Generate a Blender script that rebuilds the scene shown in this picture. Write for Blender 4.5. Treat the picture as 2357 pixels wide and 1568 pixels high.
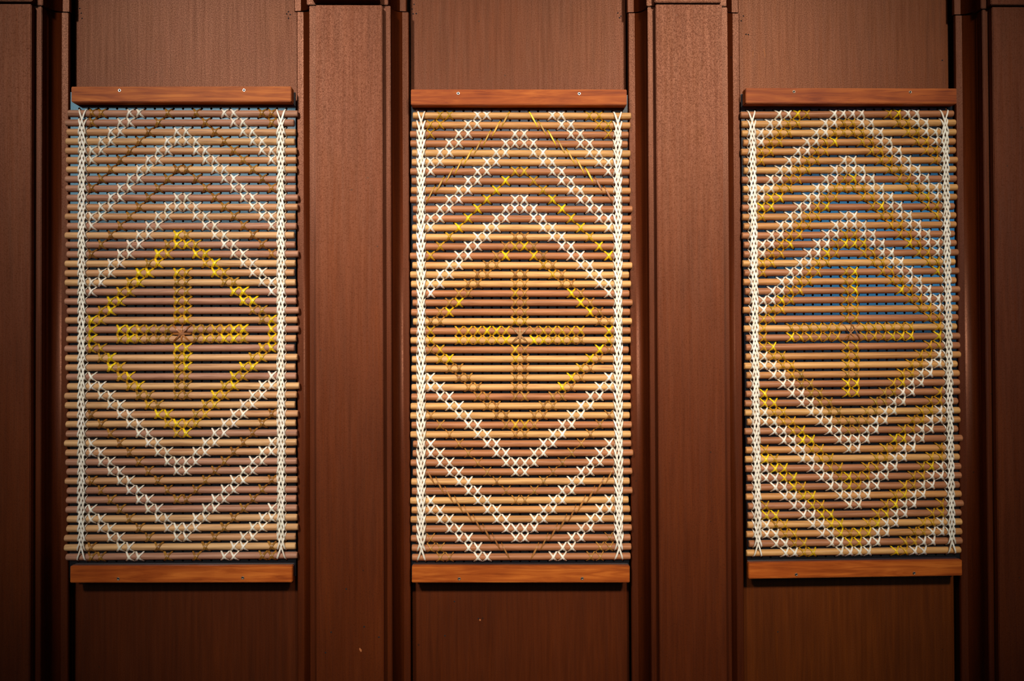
import bpy, bmesh, math, random
from mathutils import Matrix, Vector
random.seed(7)
scene = bpy.context.scene
for o in list(bpy.data.objects):
    bpy.data.objects.remove(o)
col = scene.collection

# ------------------------------------------------------------------ camera
ZC = 1.50                      # camera height above the floor
DIST = 2.7411                  # camera to wall
YAW, PITCH, ROLL = [math.radians(a) for a in (1.1555, 0.7829, -0.2496)]
FPX, PX0, PY0 = 2357 * 35.0 / 36.0, 1178.5, 784.0
_f0 = Vector((math.sin(YAW), math.cos(YAW), 0)); _r0 = Vector((math.cos(YAW), -math.sin(YAW), 0)); _u0 = Vector((0, 0, 1))
FWD = _f0 * math.cos(PITCH) + _u0 * math.sin(PITCH)
_u1 = _u0 * math.cos(PITCH) - _f0 * math.sin(PITCH)
RGT = _r0 * math.cos(ROLL) + _u1 * math.sin(ROLL)
UPV = _u1 * math.cos(ROLL) - _r0 * math.sin(ROLL)
CAM = Vector((0, -DIST, ZC))
cd = bpy.data.cameras.new('camera'); cam = bpy.data.objects.new('camera', cd); col.objects.link(cam)
cd.lens = 35; cd.sensor_width = 36; cd.sensor_fit = 'HORIZONTAL'
m = Matrix((RGT, UPV, -FWD)).transposed().to_4x4(); m.translation = CAM
cam.matrix_world = m
scene.camera = cam

def at(px, py, d):
    """world X, Z of a photo pixel lying d metres proud of the wall panel"""
    v = FWD + RGT * ((px - PX0) / FPX) - UPV * ((py - PY0) / FPX)
    t = (-d - CAM.y) / v.y
    p = CAM + v * t
    return p.x, p.z

# ------------------------------------------------------------------ light
w = bpy.data.worlds.new('room_ambient'); scene.world = w; w.use_nodes = True
w.node_tree.nodes['Background'].inputs[0].default_value = (1.0, 0.80, 0.66, 1)
w.node_tree.nodes['Background'].inputs[1].default_value = 0.03

def area(name, loc, target, sx, sy, power, color, spread=180, shape='RECTANGLE'):
    l = bpy.data.lights.new(name, 'AREA'); l.shape = shape; l.size = sx; l.size_y = sy
    l.energy = power; l.color = color; l.spread = math.radians(spread)
    o = bpy.data.objects.new(name, l); col.objects.link(o); o.location = loc
    o.rotation_euler = (Vector(target) - Vector(loc)).to_track_quat('-Z', 'Y').to_euler()
    return o
# two ceiling floodlights across the hall
area('ceiling_lamp', (-2.05, -5.2, ZC + 2.75), (-0.36, 0, ZC + 0.17), 0.6, 0.6, 9.7, (1.0, 0.94, 0.87), 28, 'ELLIPSE')
area('ceiling_lamp', (1.65, -5.2, ZC + 2.75), (0.48, 0, ZC + 0.13), 0.6, 0.6, 10.2, (1.0, 0.93, 0.83), 28, 'ELLIPSE')
# daylight windows high in the opposite wall of the hall
area('window_daylight', (-3.3, -7.7, ZC + 2.40), (-3.3, 0, ZC + 2.40), 2.5, 2.0, 38, (0.42, 0.80, 1.0))
area('window_daylight', (4.15, -7.7, ZC + 1.12), (4.15, 0, ZC + 1.12), 2.0, 1.5, 23, (0.08, 0.50, 1.0))
area('window_daylight', (0.2, -7.7, ZC + 2.00), (0.2, 0, ZC + 2.00), 1.9, 1.2, 9, (0.80, 0.88, 1.0))

vs = scene.view_settings
vs.view_transform = 'Standard'; vs.look = 'None'; vs.gamma = 1; vs.use_curve_mapping = False
vs.exposure = 0.0

# ------------------------------------------------------------------ helpers
def lin(r, g, b):
    f = lambda c: (c / 255 / 12.92) if c / 255 <= 0.04045 else ((c / 255 + 0.055) / 1.055) ** 2.4
    return (f(r), f(g), f(b), 1)

def link(name, me, mat=None, parent=None):
    o = bpy.data.objects.new(name, me); col.objects.link(o)
    if mat and me and not me.materials: me.materials.append(mat)
    if parent: o.parent = parent
    return o

def empty(name, loc=(0, 0, 0), parent=None):
    o = bpy.data.objects.new(name, None); col.objects.link(o); o.location = loc
    o.empty_display_size = 0.05
    if parent: o.parent = parent
    return o

def tag(o, label=None, cat=None, group=None, kind=None):
    if label: o['label'] = label
    if cat: o['category'] = cat
    if group: o['group'] = group
    if kind: o['kind'] = kind
    return o

def mesh(name, verts, faces, smooth=False):
    me = bpy.data.meshes.new(name); me.from_pydata(verts, [], faces)
    bm = bmesh.new(); bm.from_mesh(me); bmesh.ops.recalc_face_normals(bm, faces=bm.faces); bm.to_mesh(me); bm.free()
    if smooth: me.polygons.foreach_set('use_smooth', [True] * len(me.polygons))
    me.update()
    return me

def box_bm(x0, x1, y0, y1, z0, z1, bevel=0.0, seg=2):
    bm = bmesh.new()
    bmesh.ops.create_cube(bm, size=1)
    for v in bm.verts:
        v.co = Vector(((x0 + x1) / 2 + v.co.x * (x1 - x0), (y0 + y1) / 2 + v.co.y * (y1 - y0), (z0 + z1) / 2 + v.co.z * (z1 - z0)))
    if bevel: bmesh.ops.bevel(bm, geom=list(bm.edges), offset=bevel, segments=seg, affect='EDGES')
    return bm

def bm_mesh(name, bm):
    bmesh.ops.recalc_face_normals(bm, faces=bm.faces)
    me = bpy.data.meshes.new(name); bm.to_mesh(me); bm.free(); return me

def box(name, x0, x1, d0, d1, z0, z1, mat, parent=None, bevel=0.0):
    return link(name, bm_mesh(name, box_bm(x0, x1, -d1, -d0, z0, z1, bevel)), mat, parent)

def extrude_profile(name, prof, z0, z1, mat, parent=None, smooth_from=None):
    """prof: closed list of (x, d) points, extruded along z"""
    n = len(prof)
    v = [(x, -d, z0) for x, d in prof] + [(x, -d, z1) for x, d in prof]
    f = [(i, (i + 1) % n, n + (i + 1) % n, n + i) for i in range(n)]
    f += [tuple(range(n)), tuple(range(n, 2 * n))]
    return link(name, mesh(name, v, f), mat, parent)

class NT:
    def __init__(s, name):
        s.m = bpy.data.materials.new(name); s.m.use_nodes = True; s.t = s.m.node_tree
        s.b = s.t.nodes['Principled BSDF']
    def n(s, typ, **kw):
        x = s.t.nodes.new(typ)
        for k, v in kw.items(): setattr(x, k, v)
        return x
    def l(s, a, b): s.t.links.new(a, b)
    def coords(s, scale, rot=(0, 0, 0), kind='Object'):
        tc = s.n('ShaderNodeTexCoord'); mp = s.n('ShaderNodeMapping')
        mp.inputs['Scale'].default_value = scale; mp.inputs['Rotation'].default_value = rot
        s.l(tc.outputs[kind], mp.inputs[0]); return mp.outputs[0]
    def noise(s, vec, scale, detail=4, rough=0.55, dist=0.0):
        x = s.n('ShaderNodeTexNoise'); x.inputs['Scale'].default_value = scale
        x.inputs['Detail'].default_value = detail; x.inputs['Roughness'].default_value = rough
        x.inputs['Distortion'].default_value = dist
        s.l(vec, x.inputs['Vector']); return x.outputs['Fac']
    def ramp(s, fac, stops):
        x = s.n('ShaderNodeValToRGB'); e = x.color_ramp.elements
        while len(e) < len(stops): e.new(0.5)
        for el, (p, c) in zip(e, stops): el.position = p; el.color = c
        s.l(fac, x.inputs[0]); return x.outputs[0]
    def mix(s, a, b, fac, blend='MIX'):
        x = s.n('ShaderNodeMix', data_type='RGBA', blend_type=blend)
        for sock, val in ((x.inputs[6], a), (x.inputs[7], b), (x.inputs[0], fac)):
            if hasattr(val, 'links') or hasattr(val, 'is_linked'): s.l(val, sock)
            else: sock.default_value = val
        return x.outputs[2]
    def math(s, op, a, b=0.0):
        x = s.n('ShaderNodeMath', operation=op)
        for sock, val in ((x.inputs[0], a), (x.inputs[1], b)):
            if hasattr(val, 'is_linked'): s.l(val, sock)
            else: sock.default_value = val
        return x.outputs[0]
    def bump(s, h, strength, dist):
        x = s.n('ShaderNodeBump'); x.inputs['Strength'].default_value = strength; x.inputs['Distance'].default_value = dist
        s.l(h, x.inputs['Height']); s.l(x.outputs[0], s.b.inputs['Normal'])
    def set(s, **kw):
        for k, v in kw.items():
            sock = s.b.inputs[k.replace('_', ' ')]
            if hasattr(v, 'is_linked'): s.l(v, sock)
            else: sock.default_value = v
        return s.m

# ------------------------------------------------------------------ materials
G = lambda v: (v, v, v, 1)
def mahogany(name, dark, mid, light, rough=0.42, spec=0.58):
    t = NT(name)
    grain = t.noise(t.coords((26, 26, 1.2)), 3.0, 6, 0.6, 0.4)
    fine = t.noise(t.coords((260, 260, 6)), 2.0, 3, 0.6)
    cloud = t.noise(t.coords((2.2, 2.2, 1.1)), 1.6, 3, 0.5)
    c = t.ramp(grain, [(0.25, dark), (0.52, mid), (0.80, light)])
    c = t.mix(c, t.ramp(fine, [(0.35, G(0.66)), (0.65, G(1.12))]), 0.35, 'MULTIPLY')
    c = t.mix(c, t.ramp(cloud, [(0.3, (0.74, 0.70, 0.72, 1)), (0.7, (1.18, 1.2, 1.1, 1))]), 0.8, 'MULTIPLY')
    c = t.mix(c, t.n('ShaderNodeObjectInfo').outputs['Color'], 1.0, 'MULTIPLY')
    # small dark fly specks and dents in the old varnish
    vo = t.n('ShaderNodeTexVoronoi'); vo.inputs['Scale'].default_value = 21; t.l(t.coords((1, 1, 1)), vo.inputs['Vector'])
    big = t.noise(t.coords((1, 1, 1)), 9, 2)
    sp = t.math('MULTIPLY', t.math('LESS_THAN', vo.outputs['Distance'], 0.055), t.math('GREATER_THAN', big, 0.53))
    c = t.mix(c, (0.012, 0.006, 0.004, 1), t.math('MULTIPLY', sp, 0.75))
    speck = t.noise(t.coords((1, 1, 0.8)), 420, 3, 0.75)
    c = t.mix(c, t.ramp(speck, [(0.34, G(0.35)), (0.47, G(0.95)), (0.7, G(1.10))]), 0.40, 'MULTIPLY')
    rr = t.ramp(speck, [(0.35, G(rough + 0.08)), (0.68, G(rough - 0.04))])
    streak = t.noise(t.coords((60, 60, 2.0)), 2.0, 4, 0.65)
    sl = t.math('MULTIPLY', t.math('MULTIPLY', t.ramp(speck, [(0.33, G(0.52)), (0.50, G(0.94)), (0.7, G(1.0))]), t.ramp(streak, [(0.3, G(0.62)), (0.7, G(1.0))])), spec * 1.35)
    h = t.math('ADD', t.math('MULTIPLY', speck, 1.0), t.math('MULTIPLY', fine, 0.35))
    t.bump(h, 0.16, 0.0012)
    return t.set(Base_Color=c, Roughness=rr, Specular_IOR_Level=sl, Specular_Tint=(1.0, 0.45, 0.27, 1))

M_panel = mahogany('mahogany_panel', (0.0457, 0.0072, 0.0011, 1), (0.0677, 0.0111, 0.0017, 1), (0.0895, 0.0156, 0.0024, 1))
M_board = mahogany('mahogany_board', (0.0616, 0.0097, 0.0014, 1), (0.0855, 0.0140, 0.0020, 1), (0.1054, 0.0189, 0.0027, 1))
M_trim = mahogany('mahogany_trim', (0.0457, 0.0072, 0.0013, 1), (0.0656, 0.0105, 0.0017, 1), (0.0825, 0.0142, 0.0024, 1), 0.37)

def batten_mat():
    t = NT('varnished_batten_wood')
    oi = t.n('ShaderNodeObjectInfo')
    v = t.n('ShaderNodeVectorMath', operation='ADD'); t.l(t.coords((1.6, 12, 22)), v.inputs[0]); t.l(oi.outputs['Location'], v.inputs[1])
    g = t.noise(v.outputs[0], 3.0, 6, 0.62, 1.0)
    cl = t.noise(t.coords((3, 3, 5)), 2.5, 2)
    c = t.ramp(g, [(0.28, lin(116, 50, 14)), (0.5, lin(160, 82, 28)), (0.72, lin(190, 110, 44))])
    c = t.mix(c, t.ramp(cl, [(0.35, (0.72, 0.58, 0.5, 1)), (0.65, (1.1, 1.1, 1.05, 1))]), 0.7, 'MULTIPLY')
    c = t.mix(c, oi.outputs['Color'], 1.0, 'MULTIPLY')
    t.bump(g, 0.12, 0.002)
    return t.set(Base_Color=c, Roughness=0.5, Specular_IOR_Level=0.12)
M_batten = batten_mat()

def dowel_mat():
    t = NT('dowel_wood')
    oi = t.n('ShaderNodeObjectInfo')
    v = t.n('ShaderNodeVectorMath', operation='ADD'); t.l(t.coords((5, 90, 90)), v.inputs[0])
    sc = t.n('ShaderNodeVectorMath', operation='SCALE'); sc.inputs['Scale'].default_value = 37; t.l(oi.outputs['Location'], sc.inputs[0])
    t.l(sc.outputs[0], v.inputs[1])
    g = t.noise(v.outputs[0], 1.6, 5, 0.6, 0.6)
    c = t.mix(oi.outputs['Color'], t.ramp(g, [(0.3, (0.66, 0.58, 0.52, 1)), (0.5, (1, 1, 1, 1)), (0.72, (1.16, 1.18, 1.18, 1))]), 1.0, 'MULTIPLY')
    f = t.noise(t.coords((40, 500, 500)), 1.0, 2)
    t.bump(f, 0.15, 0.001)
    return t.set(Base_Color=c, Roughness=0.55, Specular_IOR_Level=0.35)
M_dowel = dowel_mat()

def strand_mat(name, rough, var):
    """plant-fibre strip: the object's own colour, drifting along the strip and differing between its two crossing strips"""
    t = NT(name)
    oi = t.n('ShaderNodeObjectInfo'); at_ = t.n('ShaderNodeAttribute', attribute_name='strand')
    v = t.n('ShaderNodeVectorMath', operation='ADD'); t.l(t.coords((1, 1, 1)), v.inputs[0])
    sc = t.n('ShaderNodeVectorMath', operation='SCALE'); sc.inputs['Scale'].default_value = 13; t.l(oi.outputs['Location'], sc.inputs[0])
    t.l(sc.outputs[0], v.inputs[1])
    n1 = t.noise(v.outputs[0], 70, 2)
    r = t.math('FRACT', t.math('ADD', t.math('MULTIPLY', oi.outputs['Random'], 5.3), t.math('MULTIPLY', at_.outputs['Fac'], 0.37)))
    k = t.math('ADD', t.math('MULTIPLY', r, 0.55), t.math('MULTIPLY', n1, 0.6))
    c = t.mix(oi.outputs['Color'], t.ramp(k, [(0.25, var[0]), (0.8, var[1])]), 1.0, 'MULTIPLY')
    return t.set(Base_Color=c, Roughness=rough, Specular_IOR_Level=0.4)
M_white = strand_mat('bleached_fibre', 0.5, ((0.80, 0.74, 0.66, 1), (1.05, 1.05, 1.04, 1)))
M_gold = strand_mat('golden_fibre', 0.42, ((0.66, 0.56, 0.48, 1), (1.15, 1.15, 1.1, 1)))

def peg_mat():
    t = NT('glossy_black_pegboard')
    n1 = t.noise(t.coords((1, 1, 1)), 260, 3, 0.6)
    t.bump(n1, 0.10, 0.0006)
    return t.set(Base_Color=(0.004, 0.005, 0.007, 1), Roughness=0.12, Specular_IOR_Level=1.0, Coat_Weight=1.0, Coat_Roughness=0.12)
M_peg = peg_mat()

def metal(name, c, r):
    t = NT(name); return t.set(Base_Color=c, Metallic=1.0, Roughness=r)
M_screw = metal('zinc_screw', (0.72, 0.70, 0.66, 1), 0.32)
M_screw_shaded = metal('dull_screw', (0.30, 0.22, 0.16, 1), 0.45)  # same screws, with the shade on them put into the metal colour
M_hole = NT('screw_recess').set(Base_Color=(0.01, 0.008, 0.006, 1), Roughness=0.8)
def floor_mat():
    t = NT('dark_floor_boards'); g = t.noise(t.coords((2, 30, 1)), 2.0, 4)
    return t.set(Base_Color=t.ramp(g, [(0.3, (0.03, 0.014, 0.008, 1)), (0.7, (0.06, 0.03, 0.016, 1))]), Roughness=0.5)
M_floor = floor_mat()

# ------------------------------------------------------------------ the wall
D_EDGE, D_STRIP, D_FRONT = 0.036, 0.095, 0.118      # proud of the recessed panels
ZTOP = 3.3
wall = box('wall_back', -2.6, 2.7, -0.07, -0.041, 0, ZTOP, M_panel); tag(wall, kind='structure')
fl = box('floor', -2.6, 2.7, -0.06, 3.6, -0.03, 0, M_floor); tag(fl, kind='structure')
Y7 = 700
X = lambda px, d: at(px, Y7, d)[0]
# px: left cove edge, left strip edge, board left, board right, right strip edge, right cove edge
PIL = [
    (None, None, None, 70.5, 95.0, 157.5),
    (684.0, 713.0, 727.0, 881.5, 900.5, 943.0),
    (1449.5, 1495.0, 1513.5, 1667.0, 1679.0, 1707.0),
    (2204.8, 2268.0, 2291.0, None, None, None)]
pil = []
for a in PIL:
    if a[0] is None:
        br, sr, er = X(a[3], D_FRONT), X(a[4], D_STRIP), X(a[5], D_EDGE)
        bl = br - 0.182; sl = bl - 0.020; el = sl - (er - sr)
    elif a[3] is None:
        el, sl, bl = X(a[0], D_EDGE), X(a[1], D_STRIP), X(a[2], D_FRONT)
        br = bl + 0.182; sr = br + 0.020; er = sr + (sl - el)
    else:
        el, sl, bl = X(a[0], D_EDGE), X(a[1], D_STRIP), X(a[2], D_FRONT)
        br, sr, er = X(a[3], D_FRONT), X(a[4], D_STRIP), X(a[5], D_EDGE)
    pil.append((el, sl, bl, br, sr, er))

def cove(name, xe, xs, z0, z1, parent, d_edge=D_EDGE):
    """concave moulding: edge at xe (towards the recess), rising to the pilaster side at xs"""
    wd = xs - xe; r = 0.046
    sg = 1 if wd > 0 else -1
    pts = [(xe + sg * 0.020, -0.040), (xe + sg * 0.020, d_edge - 0.010), (xe, d_edge - 0.010), (xe, d_edge - 0.002), (xe + sg * 0.002, d_edge)]
    for i in range(1, 13):
        a = i / 12 * math.radians(86)
        pts.append((xe + wd * (0.32 + 0.68 * math.sin(a)), d_edge + 0.0004 + 0.68 * r * (1 - math.cos(a)) * 1.06))
    pts.append((xs, pts[-1][1] + 0.002)); pts.append((xs, -0.040))
    o = extrude_profile(name, pts, z0, z1, M_trim, parent)
    o.data.polygons.foreach_set('use_smooth', [5 <= i <= 15 for i in range(len(o.data.polygons))])
    return o

joint = {0: (9, 14, 29), 1: (11.5, 13, 28), 2: (10, 16, 31), 3: (16, 22, 36)}   # px heights of board, strip and cove joints
gaps = {0: 5, 1: 9, 2: 3, 3: 4}
shift = {0: 0.004, 1: -0.006, 2: -0.003, 3: -0.005}
for i, (el, sl, bl, br, sr, er) in enumerate(pil):
    e = empty('trim_%d' % (i + 1), ((bl + br) / 2, 0, 0)); tag(e, kind='structure')
    pxm = (60, 800, 1590, 2330)[i]
    zb = at(pxm, joint[i][0], D_FRONT)[1]; zs = at(pxm, joint[i][1], D_STRIP)[1]; zc = at(pxm, joint[i][2], D_EDGE)[1]
    g = gaps[i] * 0.00115; s = shift[i]
    def put(o):
        o.parent = e; o.matrix_parent_inverse = Matrix.Translation(-e.location)
    put(box('backing_board', sl, sr, -0.040, D_STRIP, 0, zs, M_trim, None, 0.0015))
    put(box('front_board', bl, br, D_STRIP + 0.0005, D_FRONT, 0, zb, M_board, None, 0.0018))
    put(cove('cove_moulding', el, sl - 0.0003, 0, zc, None)); put(cove('cove_moulding', er, sr + 0.0003, 0, zc, None))
    put(box('upper_backing_board', sl + s, sr + s, -0.040, D_STRIP + 0.004, zs + 0.001, ZTOP, M_trim, None, 0.0015))
    put(box('upper_front_board', bl + s, br + s, D_STRIP + 0.0045, D_FRONT + (0.012 if i == 1 else 0.004), zb + g, ZTOP, M_board, None, 0.0018))
    put(cove('upper_cove_moulding', el + s, sl + s - 0.0003, zc + 0.0016, ZTOP, None, D_EDGE + 0.004)); put(cove('upper_cove_moulding', er + s, sr + s + 0.0003, zc + 0.0016, ZTOP, None, D_EDGE + 0.004))
# recessed panels between the pilasters (and the bays just outside the picture)
bays = [(-2.6, pil[0][0])] + [(pil[k][5], pil[k + 1][0]) for k in range(3)] + [(pil[3][5], 2.7)]
panels = []
for (a, b), tone in zip(bays, ((1, 1, 1), (1.0, 1.0, 1.05), (1.12, 1.12, 1.0), (1.6, 1.9, 1.0), (1, 1, 1))):
    o = box('recessed_panel', a + 0.002, b - 0.002, -0.0405, 0.0, 0.0, ZTOP, M_panel, wall, 0.002); o.color = tone + (1,); panels.append(o)

# old nail holes and varnish chips
M_nail = NT('nail_hole_shadow').set(Base_Color=(0.006, 0.003, 0.002, 1), Roughness=0.9)
M_chip = NT('bare_wood_chip').set(Base_Color=lin(170, 96, 44), Roughness=0.7)
def dot(name, px, py, d, r, mat, parent, asp=1.0, rot=0.0):
    x, z = at(px, py, d); n = 9; rr = random.Random(int(px * 7 + py))
    ring = []
    for k in range(n):
        a = 2 * math.pi * k / n; q = r * rr.uniform(0.75, 1.15)
        u, w_ = q * math.cos(a), q * asp * math.sin(a)
        ring.append((u * math.cos(rot) - w_ * math.sin(rot), u * math.sin(rot) + w_ * math.cos(rot)))
    v = [(u, 0, w_) for u, w_ in ring] + [(u * 0.7, -0.0003, w_ * 0.7) for u, w_ in ring]
    f = [(k, (k + 1) % n, n + (k + 1) % n, n + k) for k in range(n)] + [tuple(range(n, 2 * n))]
    o = link(name, mesh(name, v, f), mat); o.location = (x, -d - 0.0001, z)
    o.parent = parent; o.matrix_parent_inverse = Matrix.Translation(-parent.location)
for px, py, k in ((183.5, 19.5, 1), (187, 30.5, 1), (189, 42.5, 1), (664, 27, 1), (660, 32, 1), (668, 34, 1), (664, 42, 1), (948.5, 21, 2), (951, 32, 2), (958, 31, 2), (953, 10, 2),
                  (1422, 30, 2), (1429.5, 37, 2), (1426, 41, 2), (1711, 37, 3), (1706, 48, 3), (1717, 79, 3), (1722.5, 80, 3), (2169, 139, 3), (1046, 1385, 2), (1101, 1424, 2), (1024, 1464, 2), (1790, 1455, 3)):
    dot('nail_hole', px, py, 0.0, 0.0022, M_nail, panels[k])
dot('varnish_chip', 1105, 1428, 0.0, 0.0028, M_chip, panels[2]); dot('varnish_chip', 1760, 122, 0.0, 0.0016, M_chip, panels[3], 9.0, 0.15); dot('varnish_chip', 1733, 125, 0.0, 0.0010, M_chip, panels[3], 12.0)
fb = bpy.data.objects['front_board.001']
for px, py in ((838, 1443), (872, 1467), (749, 1503), (797, 1356), (762, 1456)): dot('nail_hole', px, py, D_FRONT, 0.0024, M_nail, fb)
dot('varnish_chip', 830, 1497, D_FRONT, 0.0030, M_chip, fb, 2.2, 0.4)

# ------------------------------------------------------------------ woven panels
P = 0.0254                     # hole pitch
RD = 0.0093                    # dowel radius
D_BOARD = 0.0425               # face of the perforated board
LP, MP, RP = 0, 1, 2
NROW, NCOL = 48, 22
CORN = [((182.9, 250.6), (659, 249.8), (180.4, 1291.5), (660.5, 1289)),
        ((958, 254.6), (1430.4, 256.8), (961, 1292.2), (1434.6, 1290.5)),
        ((1716.8, 253.3), (2178.9, 251.4), (1731, 1283.1), (2196.6, 1275.7))]     # photo pixels of the four corner holes
FIT = []
for q in CORN:
    a, b, c, d = [Vector(at(*p, D_BOARD)) for p in q]
    cen = (a + b + c + d) / 4; hv = ((b - a) + (d - c)) / 2; vv = ((a - c) + (b - d)) / 2
    ang = (math.atan2(hv.y, hv.x) + math.atan2(-vv.x, vv.y)) / 2
    FIT.append((cen.x, cen.y, ang, hv.length / (22 * P), vv.length / (48 * P)))
MARG = [(0.93, 0.97), (0.58, 0.64), (0.52, 0.62)]                 # board beyond first / last hole (pitches)
ENDS = [(1.25, 1.12), (0.55, 0.84), (0.52, 0.76)]                # dowel beyond first / last hole (pitches)
def hx(i): return (i - 11) * P
def hz(j): return (24 - j) * P

def board_mesh(ml, mr):
    """perforated board: 23 x 49 real holes, front at y = 0, back at y = +5 mm"""
    verts, faces = [], []
    th = 0.005; hr = 0.0033; NS = 8
    for j in range(49):
        for i in range(23):
            cx, cz = hx(i), hz(j)
            x0, x1 = cx - P / 2, cx + P / 2; z0, z1 = cz - P / 2, cz + P / 2
            if i == 0: x0 = cx - max(ml * P, 0.5 * P)
            if i == 22: x1 = cx + max(mr * P, 0.5 * P)
            if j == 0: z1 = cz + 1.75 * P
            if j == 48: z0 = cz - 1.75 * P
            ring = [(x1, cz), (x1, z1), (cx, z1), (x0, z1), (x0, cz), (x0, z0), (cx, z0), (x1, z0)]
            b = len(verts)
            verts += [(x, 0, z) for x, z in ring]
            cir = [(cx + hr * math.cos(k * math.pi / 4), cz + hr * math.sin(k * math.pi / 4)) for k in range(NS)]
            verts += [(x, 0, z) for x, z in cir]
            verts += [(x, th, z) for x, z in cir]
            for k in range(NS):
                k2 = (k + 1) % NS
                faces.append((b + k, b + k2, b + 8 + k2, b + 8 + k))
                faces.append((b + 8 + k, b + 8 + k2, b + 16 + k2, b + 16 + k))
    # outer rim
    x0, x1 = hx(0) - ml * P, hx(22) + mr * P; z0, z1 = hz(48) - 1.75 * P, hz(0) + 1.75 * P
    b = len(verts)
    verts += [(x0, 0, z0), (x1, 0, z0), (x1, 0, z1), (x0, 0, z1), (x0, th, z0), (x1, th, z0), (x1, th, z1), (x0, th, z1)]
    for k in range(4): faces.append((b + k, b + (k + 1) % 4, b + 4 + (k + 1) % 4, b + 4 + k))
    me = bpy.data.meshes.new('backing_board'); me.from_pydata(verts, [], faces); me.update()
    # normals must face the room on the front
    bm = bmesh.new(); bm.from_mesh(me)
    bmesh.ops.remove_doubles(bm, verts=bm.verts, dist=1e-6)
    bmesh.ops.recalc_face_normals(bm, faces=bm.faces)
    bm.faces.ensure_lookup_table()
    fr = [f for f in bm.faces if abs(f.normal.y) > 0.9]
    if sum(f.normal.y for f in fr) > 0: bmesh.ops.reverse_faces(bm, faces=bm.faces)
    bm.to_mesh(me); bm.free()
    return me

DOWEL_D = 0.0122               # how far a half-round dowel stands off the board
def dowel_mesh(length, r=RD, n=11):
    """half-round rod along x from 0 to length, flat side on the board at y = 0, eased ends"""
    st = [(0, 0.82), (r * 0.16, 0.96), (r * 0.4, 1.0), (length - r * 0.4, 1.0), (length - r * 0.16, 0.96), (length, 0.82)]
    v, f = [], []
    for x, q in st:
        for k in range(n):
            a = math.pi * k / (n - 1)
            v.append((x, -DOWEL_D * (0.06 + 0.94 * math.sin(a)) * q, r * math.cos(a) * q))
        v.append((x, 0, -r * 0.97 * q)); v.append((x, 0, r * 0.97 * q))
    m_ = n + 2
    for s_ in range(len(st) - 1):
        for k in range(m_): f.append((s_ * m_ + k, s_ * m_ + (k + 1) % m_, (s_ + 1) * m_ + (k + 1) % m_, (s_ + 1) * m_ + k))
    f.append(tuple(range(m_))); f.append(tuple((len(st) - 1) * m_ + k for k in range(m_)))
    me = mesh('dowel', v, f)
    me.polygons.foreach_set('use_smooth', [len(p.vertices) == 4 and (p.index % m_) < n - 1 for p in me.polygons])
    return me

# --- strips --------------------------------------------------------------
def strip(verts, faces, sv, path, wid, th, sid):
    """flat ribbon along path [(x, depth, z)], lying across the path in the surface; depth is towards the room"""
    n = len(path); b = len(verts)
    for i, p in enumerate(path):
        p = Vector(p); a = Vector(path[max(0, i - 1)]); c = Vector(path[min(n - 1, i + 1)])
        t = (c - a).normalized()
        # outward normal: component of 'towards room / around the dowel' perpendicular to the path
        yz = Vector((0, t.y, t.z))
        nrm = Vector((0, -t.z, t.y)) if t.z < 0 else Vector((0, t.z, -t.y))   # (x, depth, z) frame
        nrm = nrm - t * nrm.dot(t)
        if nrm.length < 1e-6: nrm = Vector((0, 1, 0))
        nrm.normalize()
        sd = t.cross(nrm).normalized()
        ww = wid[i] / 2
        for q in (p - sd * ww, p + sd * ww, p + sd * ww * 0.8 + nrm * th, p - sd * ww * 0.8 + nrm * th):
            verts.append((q.x, -q.y, q.z)); sv.append(sid)
    for i in range(n - 1):
        for k in range(4):
            faces.append((b + i * 4 + k, b + i * 4 + (k + 1) % 4, b + (i + 1) * 4 + (k + 1) % 4, b + (i + 1) * 4 + k))
    faces.append((b, b + 1, b + 2, b + 3)); e = b + (n - 1) * 4
    faces.append((e + 3, e + 2, e + 1, e))

def fin(name, verts, faces, sv, mat):
    me = mesh(name, verts, faces, True)
    sh = me.attributes.new('sharp_edge', 'BOOLEAN', 'EDGE')
    sh.data.foreach_set('value', [abs(e.vertices[0] - e.vertices[1]) == 4 for e in me.edges])
    a = me.attributes.new('strand', 'FLOAT', 'POINT')
    a.data.foreach_set('value', sv)
    me.materials.append(mat)
    return me

def wrap_path(x0, x1, lift):
    """path over one half-round dowel (centre at z = 0) from the hole above (+P/2) to the hole below (-P/2)"""
    px = P / 2 - 0.0002
    dz = -0.0011                    # the dowels hang a touch below the middle between the holes
    pts = [(px, -0.0020), (px - 0.0014, 0.0022)]
    for k in range(7):
        a = math.radians(26 + (180 - 52) * k / 6)
        pts.append(((RD + 0.0003) * math.cos(a) + dz, (DOWEL_D + 0.0003) * math.sin(a) + 0.0006))
    pts += [(-px + 0.0002, 0.0026), (-px, -0.0020)]
    ln = [0]
    for a, b in zip(pts, pts[1:]): ln.append(ln[-1] + math.hypot((b[0] - a[0]) * 1.25, b[1] - a[1]))
    out = []
    for (u, dd), l in zip(pts, ln):
        t = l / ln[-1]
        out.append((x0 + (x1 - x0) * t, dd + lift * math.sin(math.pi * t), u))
    return out

def cross_mesh(name, mat, width, seed, top=1, th=0.0008):
    rnd = random.Random(seed)
    v, f, sv = [], [], []
    hp = P / 2 - 0.0008
    j = lambda a: rnd.uniform(-a, a)
    for s in (0, 1):
        a, b = (-hp, hp) if s == 0 else (hp, -hp)
        path = wrap_path(a + j(0.0012), b + j(0.0012), 0.0011 if s == top else 0.0)
        wd = width * rnd.uniform(0.85, 1.12)
        strip(v, f, sv, path, [wd * q for q in (0.68, 0.85, 0.93, 0.98, 1.02, 1.04, 1.02, 1.0, 0.96, 0.86, 0.70)], th, float(s))
    return fin(name, v, f, sv, mat)

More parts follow.
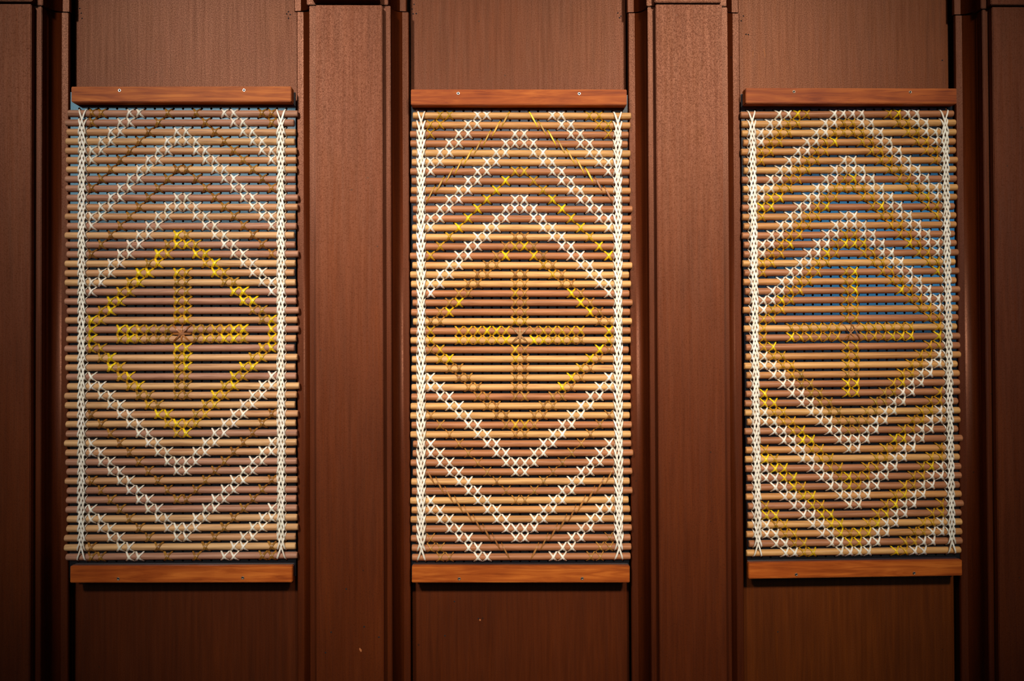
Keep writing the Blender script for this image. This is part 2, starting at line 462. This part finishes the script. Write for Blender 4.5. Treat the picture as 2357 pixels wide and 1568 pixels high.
def long_path(x0, z0, x1, z1, rows, d_top, d_bot, wav=0.0):
    """taut strip over several dowels, from hole to hole"""
    H = z0 - z1
    fr = DOWEL_D
    ts = [0.0, 0.10 / rows * 2.4, 0.22 / rows * 2.4] + [0.3 + 0.4 * k / 3 for k in range(4)] + [1 - 0.22 / rows * 2.4, 1 - 0.10 / rows * 2.4, 1.0]
    out = []
    for i, t in enumerate(ts):
        e = min(t, 1 - t) * rows           # distance to the nearer hole in pitches
        if i in (0, len(ts) - 1): d = 0.0
        elif e < 0.3: d = fr * 0.80
        else: d = fr + 0.0006
        k = d_top + (d_bot - d_top) * t
        out.append((x0 + (x1 - x0) * t + wav * math.sin(math.pi * t), d + (k if d > 0 else 0), z0 + (z1 - z0) * t))
    return out

def lace_mesh(name, seed, order):
    rnd = random.Random(seed); v, f, sv = [], [], []
    j = lambda a: rnd.uniform(-a, a)
    hp = P / 2 - 0.001
    for s in (0, 1):
        a, b = (-hp, hp) if s == 0 else (hp, -hp)
        lo, hi = 0.0002, 0.0040
        dt, db = (hi, lo) if order == 'V' else (lo, hi)
        path = long_path(a + j(0.0015), 1.5 * P - 0.0008, b + j(0.0015), -1.5 * P + 0.0008, 3, dt + 0.0004 * s, db + 0.0004 * s, j(0.0015))
        wd = 0.0048 * rnd.uniform(0.88, 1.1)
        strip(v, f, sv, path, [wd * q for q in (0.7, 0.9, 1, 1, 1, 1, 1, 1, 0.9, 0.7)], 0.0010, float(s))
    return fin(name, v, f, sv, M_white)

def long_mesh(name, seed, dirx):
    rnd = random.Random(seed); v, f, sv = [], [], []
    path = long_path(-dirx * P / 2 + rnd.uniform(-.001, .001), P - 0.0008, dirx * P / 2 + rnd.uniform(-.001, .001), -P + 0.0008, 2, 0.0004, 0.0004)
    wd = 0.0040 * rnd.uniform(0.85, 1.1)
    strip(v, f, sv, path, [wd * q for q in (0.6, 0.85, 1, 1.1, 1.15, 1.1, 1, 0.95, 0.8, 0.6)], 0.0008, 0.0)
    return fin(name, v, f, sv, M_gold)

def star_mesh(name, spokes, width):
    """radiating strips over two dowels; spokes: ((x0, row0), (x1, row1)) in pitches about the centre hole"""
    v, f, sv = [], [], []
    for k, ((x0, r0), (x1, r1)) in enumerate(spokes):
        if r0 == r1:
            path = [(x0 * P, DOWEL_D * 0.5, 0), (x0 * P * 0.85, DOWEL_D * 0.93, 0), (0, DOWEL_D + 0.004, 0), (x1 * P * 0.85, DOWEL_D * 0.93, 0), (x1 * P, DOWEL_D * 0.5, 0)]
            b = len(v)
            n = len(path)
            for (x, d, z) in path:
                for q in ((d, -width / 2), (d, width / 2), (d + 0.0009, width / 2), (d + 0.0009, -width / 2)):
                    v.append((x, -q[0], z + q[1])); sv.append(k * 0.4)
            for i in range(n - 1):
                for c in range(4): f.append((b + i * 4 + c, b + i * 4 + (c + 1) % 4, b + (i + 1) * 4 + (c + 1) % 4, b + (i + 1) * 4 + c))
            f.append((b, b + 1, b + 2, b + 3)); f.append((b + n * 4 - 1, b + n * 4 - 2, b + n * 4 - 3, b + n * 4 - 4))
            continue
        path = long_path(x0 * P, -r0 * P - 0.0008, x1 * P, -r1 * P + 0.0008, 2, 0.0004 + 0.0008 * k, 0.0004 + 0.0008 * k)
        strip(v, f, sv, path, [width * q for q in (0.7, 0.9, 1, 1, 1, 1, 1, 1, 0.9, 0.7)], 0.0008, k * 0.4)
    return fin(name, v, f, sv, M_gold)

# --- stitch plans ----------------------------------------------------------
def sym(cells):
    s = set()
    for r, c in cells:
        if 0 <= r < 48 and 1 <= c <= 10: s.add((r, c)); s.add((r, 21 - c))
    return s
def peak(k, w=2):           # an inverted V: at row r the columns k-r .. k-r+w-1
    return [(r, k - r + q) for r in range(48) for q in range(w)]
def vee(k, w=2):            # a V: at row r the columns r-k .. r-k+w-1
    return [(r, r - k + q) for r in range(48) for q in range(w)]
def rows(lst, a, b): return [(r, c) for r, c in lst if a <= r <= b]
DIAMOND = rows(peak(23), 13, 23) + rows(vee(24), 24, 34)
CROSS = [(r, 10) for r in list(range(17, 23)) + list(range(25, 31))] + [(r, c) for r in (23, 24) for c in range(4, 10)]

white = [None] * 3; gold = [None] * 3; brown = [None] * 3
white[0] = sym(rows(peak(5), 0, 5) + rows(peak(12), 2, 12) + rows(peak(19), 9, 19) + rows(vee(28), 28, 38) + rows(vee(35), 35, 45) + rows(vee(42), 42, 47))
brown[0] = sym(rows(peak(9, 1), 0, 8) + rows(peak(16, 1), 6, 15) + rows(vee(31, 1), 32, 41) + rows(vee(38, 1), 39, 47) + [(0, 1), (0, 2), (1, 1), (46, 1), (47, 1), (47, 2)])
gold[0] = sym(DIAMOND + CROSS)
white[1] = sym(rows(peak(6), 0, 6) + rows(peak(12), 2, 12) + rows(peak(19), 9, 19) + rows(vee(28), 28, 38) + rows(vee(35), 35, 45) + rows(vee(41), 41, 47))
brown[1] = sym(rows(vee(31, 1), 32, 41) + rows(peak(2), 0, 2) + rows(vee(45), 45, 47))
gold[1] = sym(DIAMOND + CROSS + rows(peak(16, 1), 6, 15))
white[2] = sym(rows(peak(3), 0, 3) + rows(peak(9), 0, 9) + rows(peak(15), 5, 15) + rows(peak(21), 11, 21)
               + rows(vee(26), 26, 36) + rows(vee(32), 32, 42) + rows(vee(38), 38, 47) + rows(vee(44), 44, 47))
gold[2] = sym(rows(peak(5), 0, 5) + rows(peak(11), 1, 11) + rows(peak(17), 7, 17) + DIAMOND + CROSS
              + rows(vee(30), 30, 40) + rows(vee(36), 36, 46) + rows(vee(42), 42, 47)) - white[2]
brown[2] = set()
BRIGHT = [
    {13: (10,), 14: (10, 11), 15: (8, 12, 13), 16: (8, 14), 17: (6, 7, 10, 14), 18: (6,), 19: (16, 17), 20: (3, 4, 17, 18), 21: (3,), 22: (1, 20),
     23: (1, 4, 5, 16, 17, 20), 24: (1, 5, 15, 16, 20), 25: (10, 11, 20), 26: (3, 11), 27: (3, 17, 18, 11), 28: (5, 16), 29: (6, 16), 30: (14,), 32: (8, 9), 33: (10,), 34: (11,)},
    {7: (9,), 8: (8,), 9: (7, 14), 10: (6, 15), 11: (5, 16), 12: (4, 17), 14: (11, 19), 15: (9, 12, 20), 19: (16,), 20: (4, 17), 21: (3, 18), 23: (7, 8, 20),
     24: (9, 12, 13), 25: (19,), 26: (3, 18), 28: (16,), 29: (15,)},
    {0: (5, 16), 3: (9,), 7: (6, 11), 9: (2, 3, 19), 10: (1, 2, 8, 14), 14: (4, 10, 11, 12, 17), 15: (8,), 17: (20, 11), 18: (11,), 19: (16, 11), 20: (3,), 24: (4, 15, 16, 17, 20), 25: (2,),
     29: (10, 11, 16), 30: (1, 10, 11), 31: (1, 2), 34: (5,), 35: (5, 6, 15, 16), 37: (1,), 38: (2, 3, 19), 39: (3, 4, 10), 40: (10, 4), 41: (5, 6, 16), 42: (6, 15, 16), 43: (1, 2, 7, 8, 14), 44: (8, 9, 13), 45: (9, 11, 12), 46: (10, 11), 47: (6, 15)}]
MED = [
    {14: (12,), 15: (9,), 16: (13,), 17: (15, 11), 18: (5,), 19: (4, 5), 20: (10, 11), 21: (2, 10, 11), 22: (10, 11, 2), 23: (6, 7, 14, 15), 24: (4, 6, 13, 14, 17), 25: (1, 2, 19),
     26: (18, 19, 10), 27: (4, 10), 28: (4, 17), 29: (5, 15), 30: (15,), 31: (7, 13, 14), 32: (13,), 33: (9, 11, 12), 34: (10,)},
    {6: (10, 11), 7: (12,), 8: (13,), 13: (3, 18), 14: (2, 10), 15: (1,), 16: (13,), 17: (14,), 19: (10,), 22: (10, 11), 23: (1, 4, 5, 6, 9, 13, 14, 15, 16, 17), 24: (1, 4, 5, 6, 7, 8, 14, 15, 16, 20), 25: (10, 2), 26: (10, 2), 27: (17,), 33: (10, 11)},
    {}]
C_BRIGHT = lin(228, 190, 22); C_MED = lin(198, 152, 38); C_OLIVE = lin(170, 126, 48); C_BROWN = lin(152, 104, 42); C_WHITE = lin(236, 226, 208)
C_MUST = lin(196, 146, 32); C_FADED = lin(168, 118, 54)

TONE = ["DDMLMMLDDDMMDLDDLMLDDDMDMDLMDLMLMLDLMDDMDDDLLMLD",
        "LMDDLLDDMDDDLLDDLLLDDDLDLDLLLLDLLDLDDDDLDLMMDDDD",
        "DLLMMMLDLMDMMDDDLDMDDMDLDDMLMDDDLMDDMLDDDMDDLMDL"]
TC = [{'L': (205, 156, 104), 'M': (191, 138, 94), 'D': (172, 120, 92)},
      {'L': (207, 152, 90), 'M': (192, 133, 76), 'D': (170, 108, 66)},
      {'L': (204, 149, 86), 'M': (190, 130, 73), 'D': (167, 107, 68)}]

WHITE_MESHES = [cross_mesh('white_cross_stitch', M_white, 0.0053, 10 + k, top=1 if k != 3 else 0) for k in range(5)]
GOLD_MESHES = [[cross_mesh('golden_cross_stitch', M_gold, wd, 30 + k + 7 * n, top=1 if k % 3 else 0) for k in range(4)] for n, wd in enumerate((0.0068, 0.0056, 0.0052))]
BROWN_MESHES = [[cross_mesh('brown_cross_stitch', M_gold, wd, 70 + k + 7 * n, top=1 if k % 3 else 0) for k in range(4)] for n, wd in enumerate((0.0066, 0.0040, 0.005))]
LACE = {'V': [lace_mesh('side_lacing_stitch', 100 + k, 'V') for k in range(4)], 'A': [lace_mesh('side_lacing_stitch', 110 + k, 'A') for k in range(4)]}
LONG = {1: [long_mesh('long_diagonal_stitch', 120 + k, 1) for k in range(3)], -1: [long_mesh('long_diagonal_stitch', 130 + k, -1) for k in range(3)]}
LABEL = ["woven lattice panel with single brown zigzags, bright yellow diamond and cross, on the left",
         "middle woven lattice panel with long slanting yellow stitches near its top and bottom",
         "woven lattice panel with paired white and mustard zigzags over blue-looking board, on the right"]

def jit(c, a):
    k = 1 + random.uniform(-a, a)
    return tuple(max(0.0, x * k * (1 + random.uniform(-a, a) * 0.3)) for x in c[:3]) + (1,)

for n in range(3):
    fx, fz, fa, gx, gz = FIT[n]
    root = empty('lattice_panel', (fx, -D_BOARD, fz)); root.rotation_euler = (0, -fa, 0); root.scale = (gx, 1, gz)
    tag(root, LABEL[n], 'woven panel', 'woven lattice panels on the timber wall')
    def part(name, me, loc=(0, 0, 0), color=None):
        o = bpy.data.objects.new(name, me); col.objects.link(o); o.parent = root; o.location = loc
        if color: o.color = color
        return o
    bme = board_mesh(*MARG[n]); bme.materials.append(M_peg)
    part('backing_board', bme)
    # dowels: a few lengths shared between alike rods
    base = 22 * P + (ENDS[n][0] + ENDS[n][1]) * P
    lens = [base + dx for dx in (-0.003, 0.0, 0.003)]
    dms = [dowel_mesh(L) for L in lens]
    for d_ in dms: d_.materials.append(M_dowel)
    for r in range(NROW):
        k = random.randrange(3)
        z = hz(r) - P / 2
        o = part('dowel', dms[k], (hx(0) - ENDS[n][0] * P + random.uniform(-0.004, 0.004), -0.0002, z - 0.0011), jit(lin(*TC[n][TONE[n][r]]), 0.05))
        o.rotation_euler = (random.uniform(-0.03, 0.03), random.uniform(-0.0012, 0.0012), 0)
    # cross stitches
    def cell(r, c): return (hx(c) + P / 2, 0, hz(r) - P / 2)
    for (r, c) in sorted(white[n]):
        part('white_cross_stitch', random.choice(WHITE_MESHES), cell(r, c), jit(C_WHITE, 0.06))
    for (r, c) in sorted(gold[n]):
        if c in BRIGHT[n].get(r, ()): cc = C_BRIGHT
        elif c in MED[n].get(r, ()): cc = C_MED
        else: cc = (C_OLIVE, C_FADED, C_MUST)[n]
        if n == 2 and cc is C_MUST and (28 <= r <= 34 and c in (5, 6, 7, 8, 9, 10, 11, 12, 13, 14)): cc = C_OLIVE
        part('golden_cross_stitch', random.choice(GOLD_MESHES[n]), cell(r, c), jit(cc, 0.10))
    for (r, c) in sorted(brown[n]):
        cc = (C_BROWN, C_FADED, C_BROWN)[n]
        if n == 1 and (r < 3): cc = C_MED
        part('brown_cross_stitch', random.choice(BROWN_MESHES[n]), cell(r, c), jit(cc, 0.10))
    # white lacing down both sides: each stitch spans three dowels
    lace = LACE['V' if n == 1 else 'A']
    for c in (0, 21):
        for r in range(46):
            part('side_lacing_stitch', random.choice(lace), (hx(c) + P / 2, 0, hz(r) - 1.5 * P), jit(C_WHITE, 0.05))
    if n == 1:
        for k in range(9):
            for s in (-1, 1):
                xm = (hx(10 - k) + hx(9 - k)) / 2
                cc = C_BRIGHT if (s > 0 and k in (0, 2, 6)) else (lin(170, 110, 58) if (s > 0 and k in (7, 8)) else C_MED)
                part('long_diagonal_stitch', random.choice(LONG[s]), (xm if s < 0 else -xm, 0, hz(k) - P), jit(cc, 0.08))
                xm = (hx(1 + k) + hx(2 + k)) / 2
                part('long_diagonal_stitch', random.choice(LONG[-s]), (xm if s < 0 else -xm, 0, hz(38 + k) - P), jit(lin(158, 104, 48), 0.10))
    sp = [[((0, -1), (0, 1)), ((-1, -1), (1, 1)), ((1, -1), (-1, 1)), ((-1, 0), (1, 0))],
          [((-1, -1), (1, 1)), ((1, -1), (-1, 1)), ((0, -1), (0, 1))],
          [((-1, -1), (0.6, 1)), ((1, -1), (-1, 1)), ((0, -1), (1, 1)), ((0.1, -1), (-0.45, 1))]][n]
    part('centre_star_stitch', star_mesh('centre_star_stitch', sp, (0.0055, 0.0060, 0.0030)[n]), (hx(11), 0, hz(24)), (lin(158, 96, 40), lin(165, 120, 70), lin(165, 104, 40))[n])

# ------------------------------------------------------------------ battens
D_BAT = D_BOARD + 0.036
def screw_mesh(r):
    v, f = [], []
    st = [(0.36, -0.0016), (0.40, -0.0006), (0.80, 0.0), (0.97, -0.0003), (1.0, -0.0012), (1.0, -0.004)]
    for q, h in st:
        for k in range(16):
            a = k * math.pi / 8; v.append((r * q * math.cos(a), -h, r * q * math.sin(a)))
    for s in range(len(st) - 1):
        for k in range(16): f.append((s * 16 + k, s * 16 + (k + 1) % 16, (s + 1) * 16 + (k + 1) % 16, (s + 1) * 16 + k))
    return mesh('screw', v, f, True)
def recess_mesh(r):
    v = []; f = []
    for h in (-0.0003, -0.0035):
        for k in range(8):
            a = k * math.pi / 4 + 0.2; q = r * 0.40 * (1.0 if k % 2 else 0.85); v.append((q * math.cos(a), -h, q * math.sin(a)))
    f.append(tuple(range(8)))
    for k in range(8): f.append((k, (k + 1) % 8, 8 + (k + 1) % 8, 8 + k))
    return mesh('drive_recess', v, f)
BAT = [  # front face corners (left top, left bottom, right top, right bottom), screws, label, tint, bright screws (else shade is in their colour)
    (((163.5, 199.2), (164.5, 234.6), (669.5, 198.7), (671, 233.8)), ((275.2, 208.3), (561.8, 207.6)), 'orange-brown wooden batten with bright screws above the left woven panel', (1.12, 1.12, 1.1, 1), True),
    (((160.8, 1303.2), (162, 1342), (673, 1302.8), (672.6, 1340.7)), ((272.2, 1332.8), (558.6, 1330.4)), 'orange-brown wooden batten with screws coloured as in shade under the left woven panel', (1.12, 0.98, 0.9, 1), False),
    (((945.7, 205.8), (945.7, 241), (1442.7, 205.8), (1442.7, 241.5)), ((1054.7, 215.2), (1333.2, 215.7)), 'reddish wooden batten with bright ring-like screws above the middle woven panel', (0.98, 0.84, 0.74, 1), True),
    (((948, 1302.8), (948, 1341.4), (1449.6, 1302.8), (1449.6, 1341.4)), ((1057, 1332.8), (1340, 1332)), 'bright orange wooden batten under the middle woven panel', (1.08, 0.98, 0.85, 1), False),
    (((1716.3, 202), (1716.8, 237.8), (2201, 203.9), (2203.5, 238.3)), ((1827.5, 211.2), (2095.2, 212)), 'reddish wooden batten with open left end above the right woven panel', (0.92, 0.80, 0.70, 1), False),
    (((1722.9, 1296), (1723.6, 1332.8), (2215, 1289), (2214.3, 1325.4)), ((1832.9, 1323), (2104, 1319.8)), 'tilted orange wooden batten under the right woven panel', (1.2, 1.08, 0.92, 1), False)]
SM, RM = screw_mesh(0.0042), recess_mesh(0.0042)
SM.materials.append(M_screw); SMD = SM.copy(); SMD.materials[0] = M_screw_shaded; RM.materials.append(M_hole)
for (lt, lb, rt, rb), scr, lab, tint, bright in BAT:
    D_BAT = D_BOARD + (0.036 if lt[1] < 784 else 0.019)        # the lower battens are thinner
    c4 = [Vector((at(*p, D_BAT)[0], at(*p, D_BAT)[1])) for p in (lt, lb, rt, rb)]
    cen = sum(c4, Vector((0, 0))) / 4
    ax = ((c4[2] - c4[0]) + (c4[3] - c4[1])) / 2; L = ax.length
    Hh = ((c4[0] - c4[1]).length + (c4[2] - c4[3]).length) / 2
    ang = math.atan2(ax.y, ax.x)
    e = empty('wooden_batten', (cen.x, -D_BOARD - 0.0001, cen.y)); e.rotation_euler = (0, -ang, 0)
    tag(e, lab, 'batten', 'wooden battens holding the woven panels')
    th = D_BAT - D_BOARD
    o = link('batten_strip', bm_mesh('batten_strip', box_bm(-L / 2, L / 2, -th, 0, -Hh / 2, Hh / 2, 0.0016)), M_batten, e); o.color = tint
    for p in scr:
        sx, sz = at(*p, D_BAT)
        v = Vector((sx - cen.x, sz - cen.y)); ca, sa = math.cos(-ang), math.sin(-ang)
        s = bpy.data.objects.new('screw', SM if bright else SMD); col.objects.link(s); s.parent = e
        s.location = (v.x * ca - v.y * sa, -th - 0.0010, v.x * sa + v.y * ca)
        k = bpy.data.objects.new('drive_recess', RM); col.objects.link(k); k.parent = s
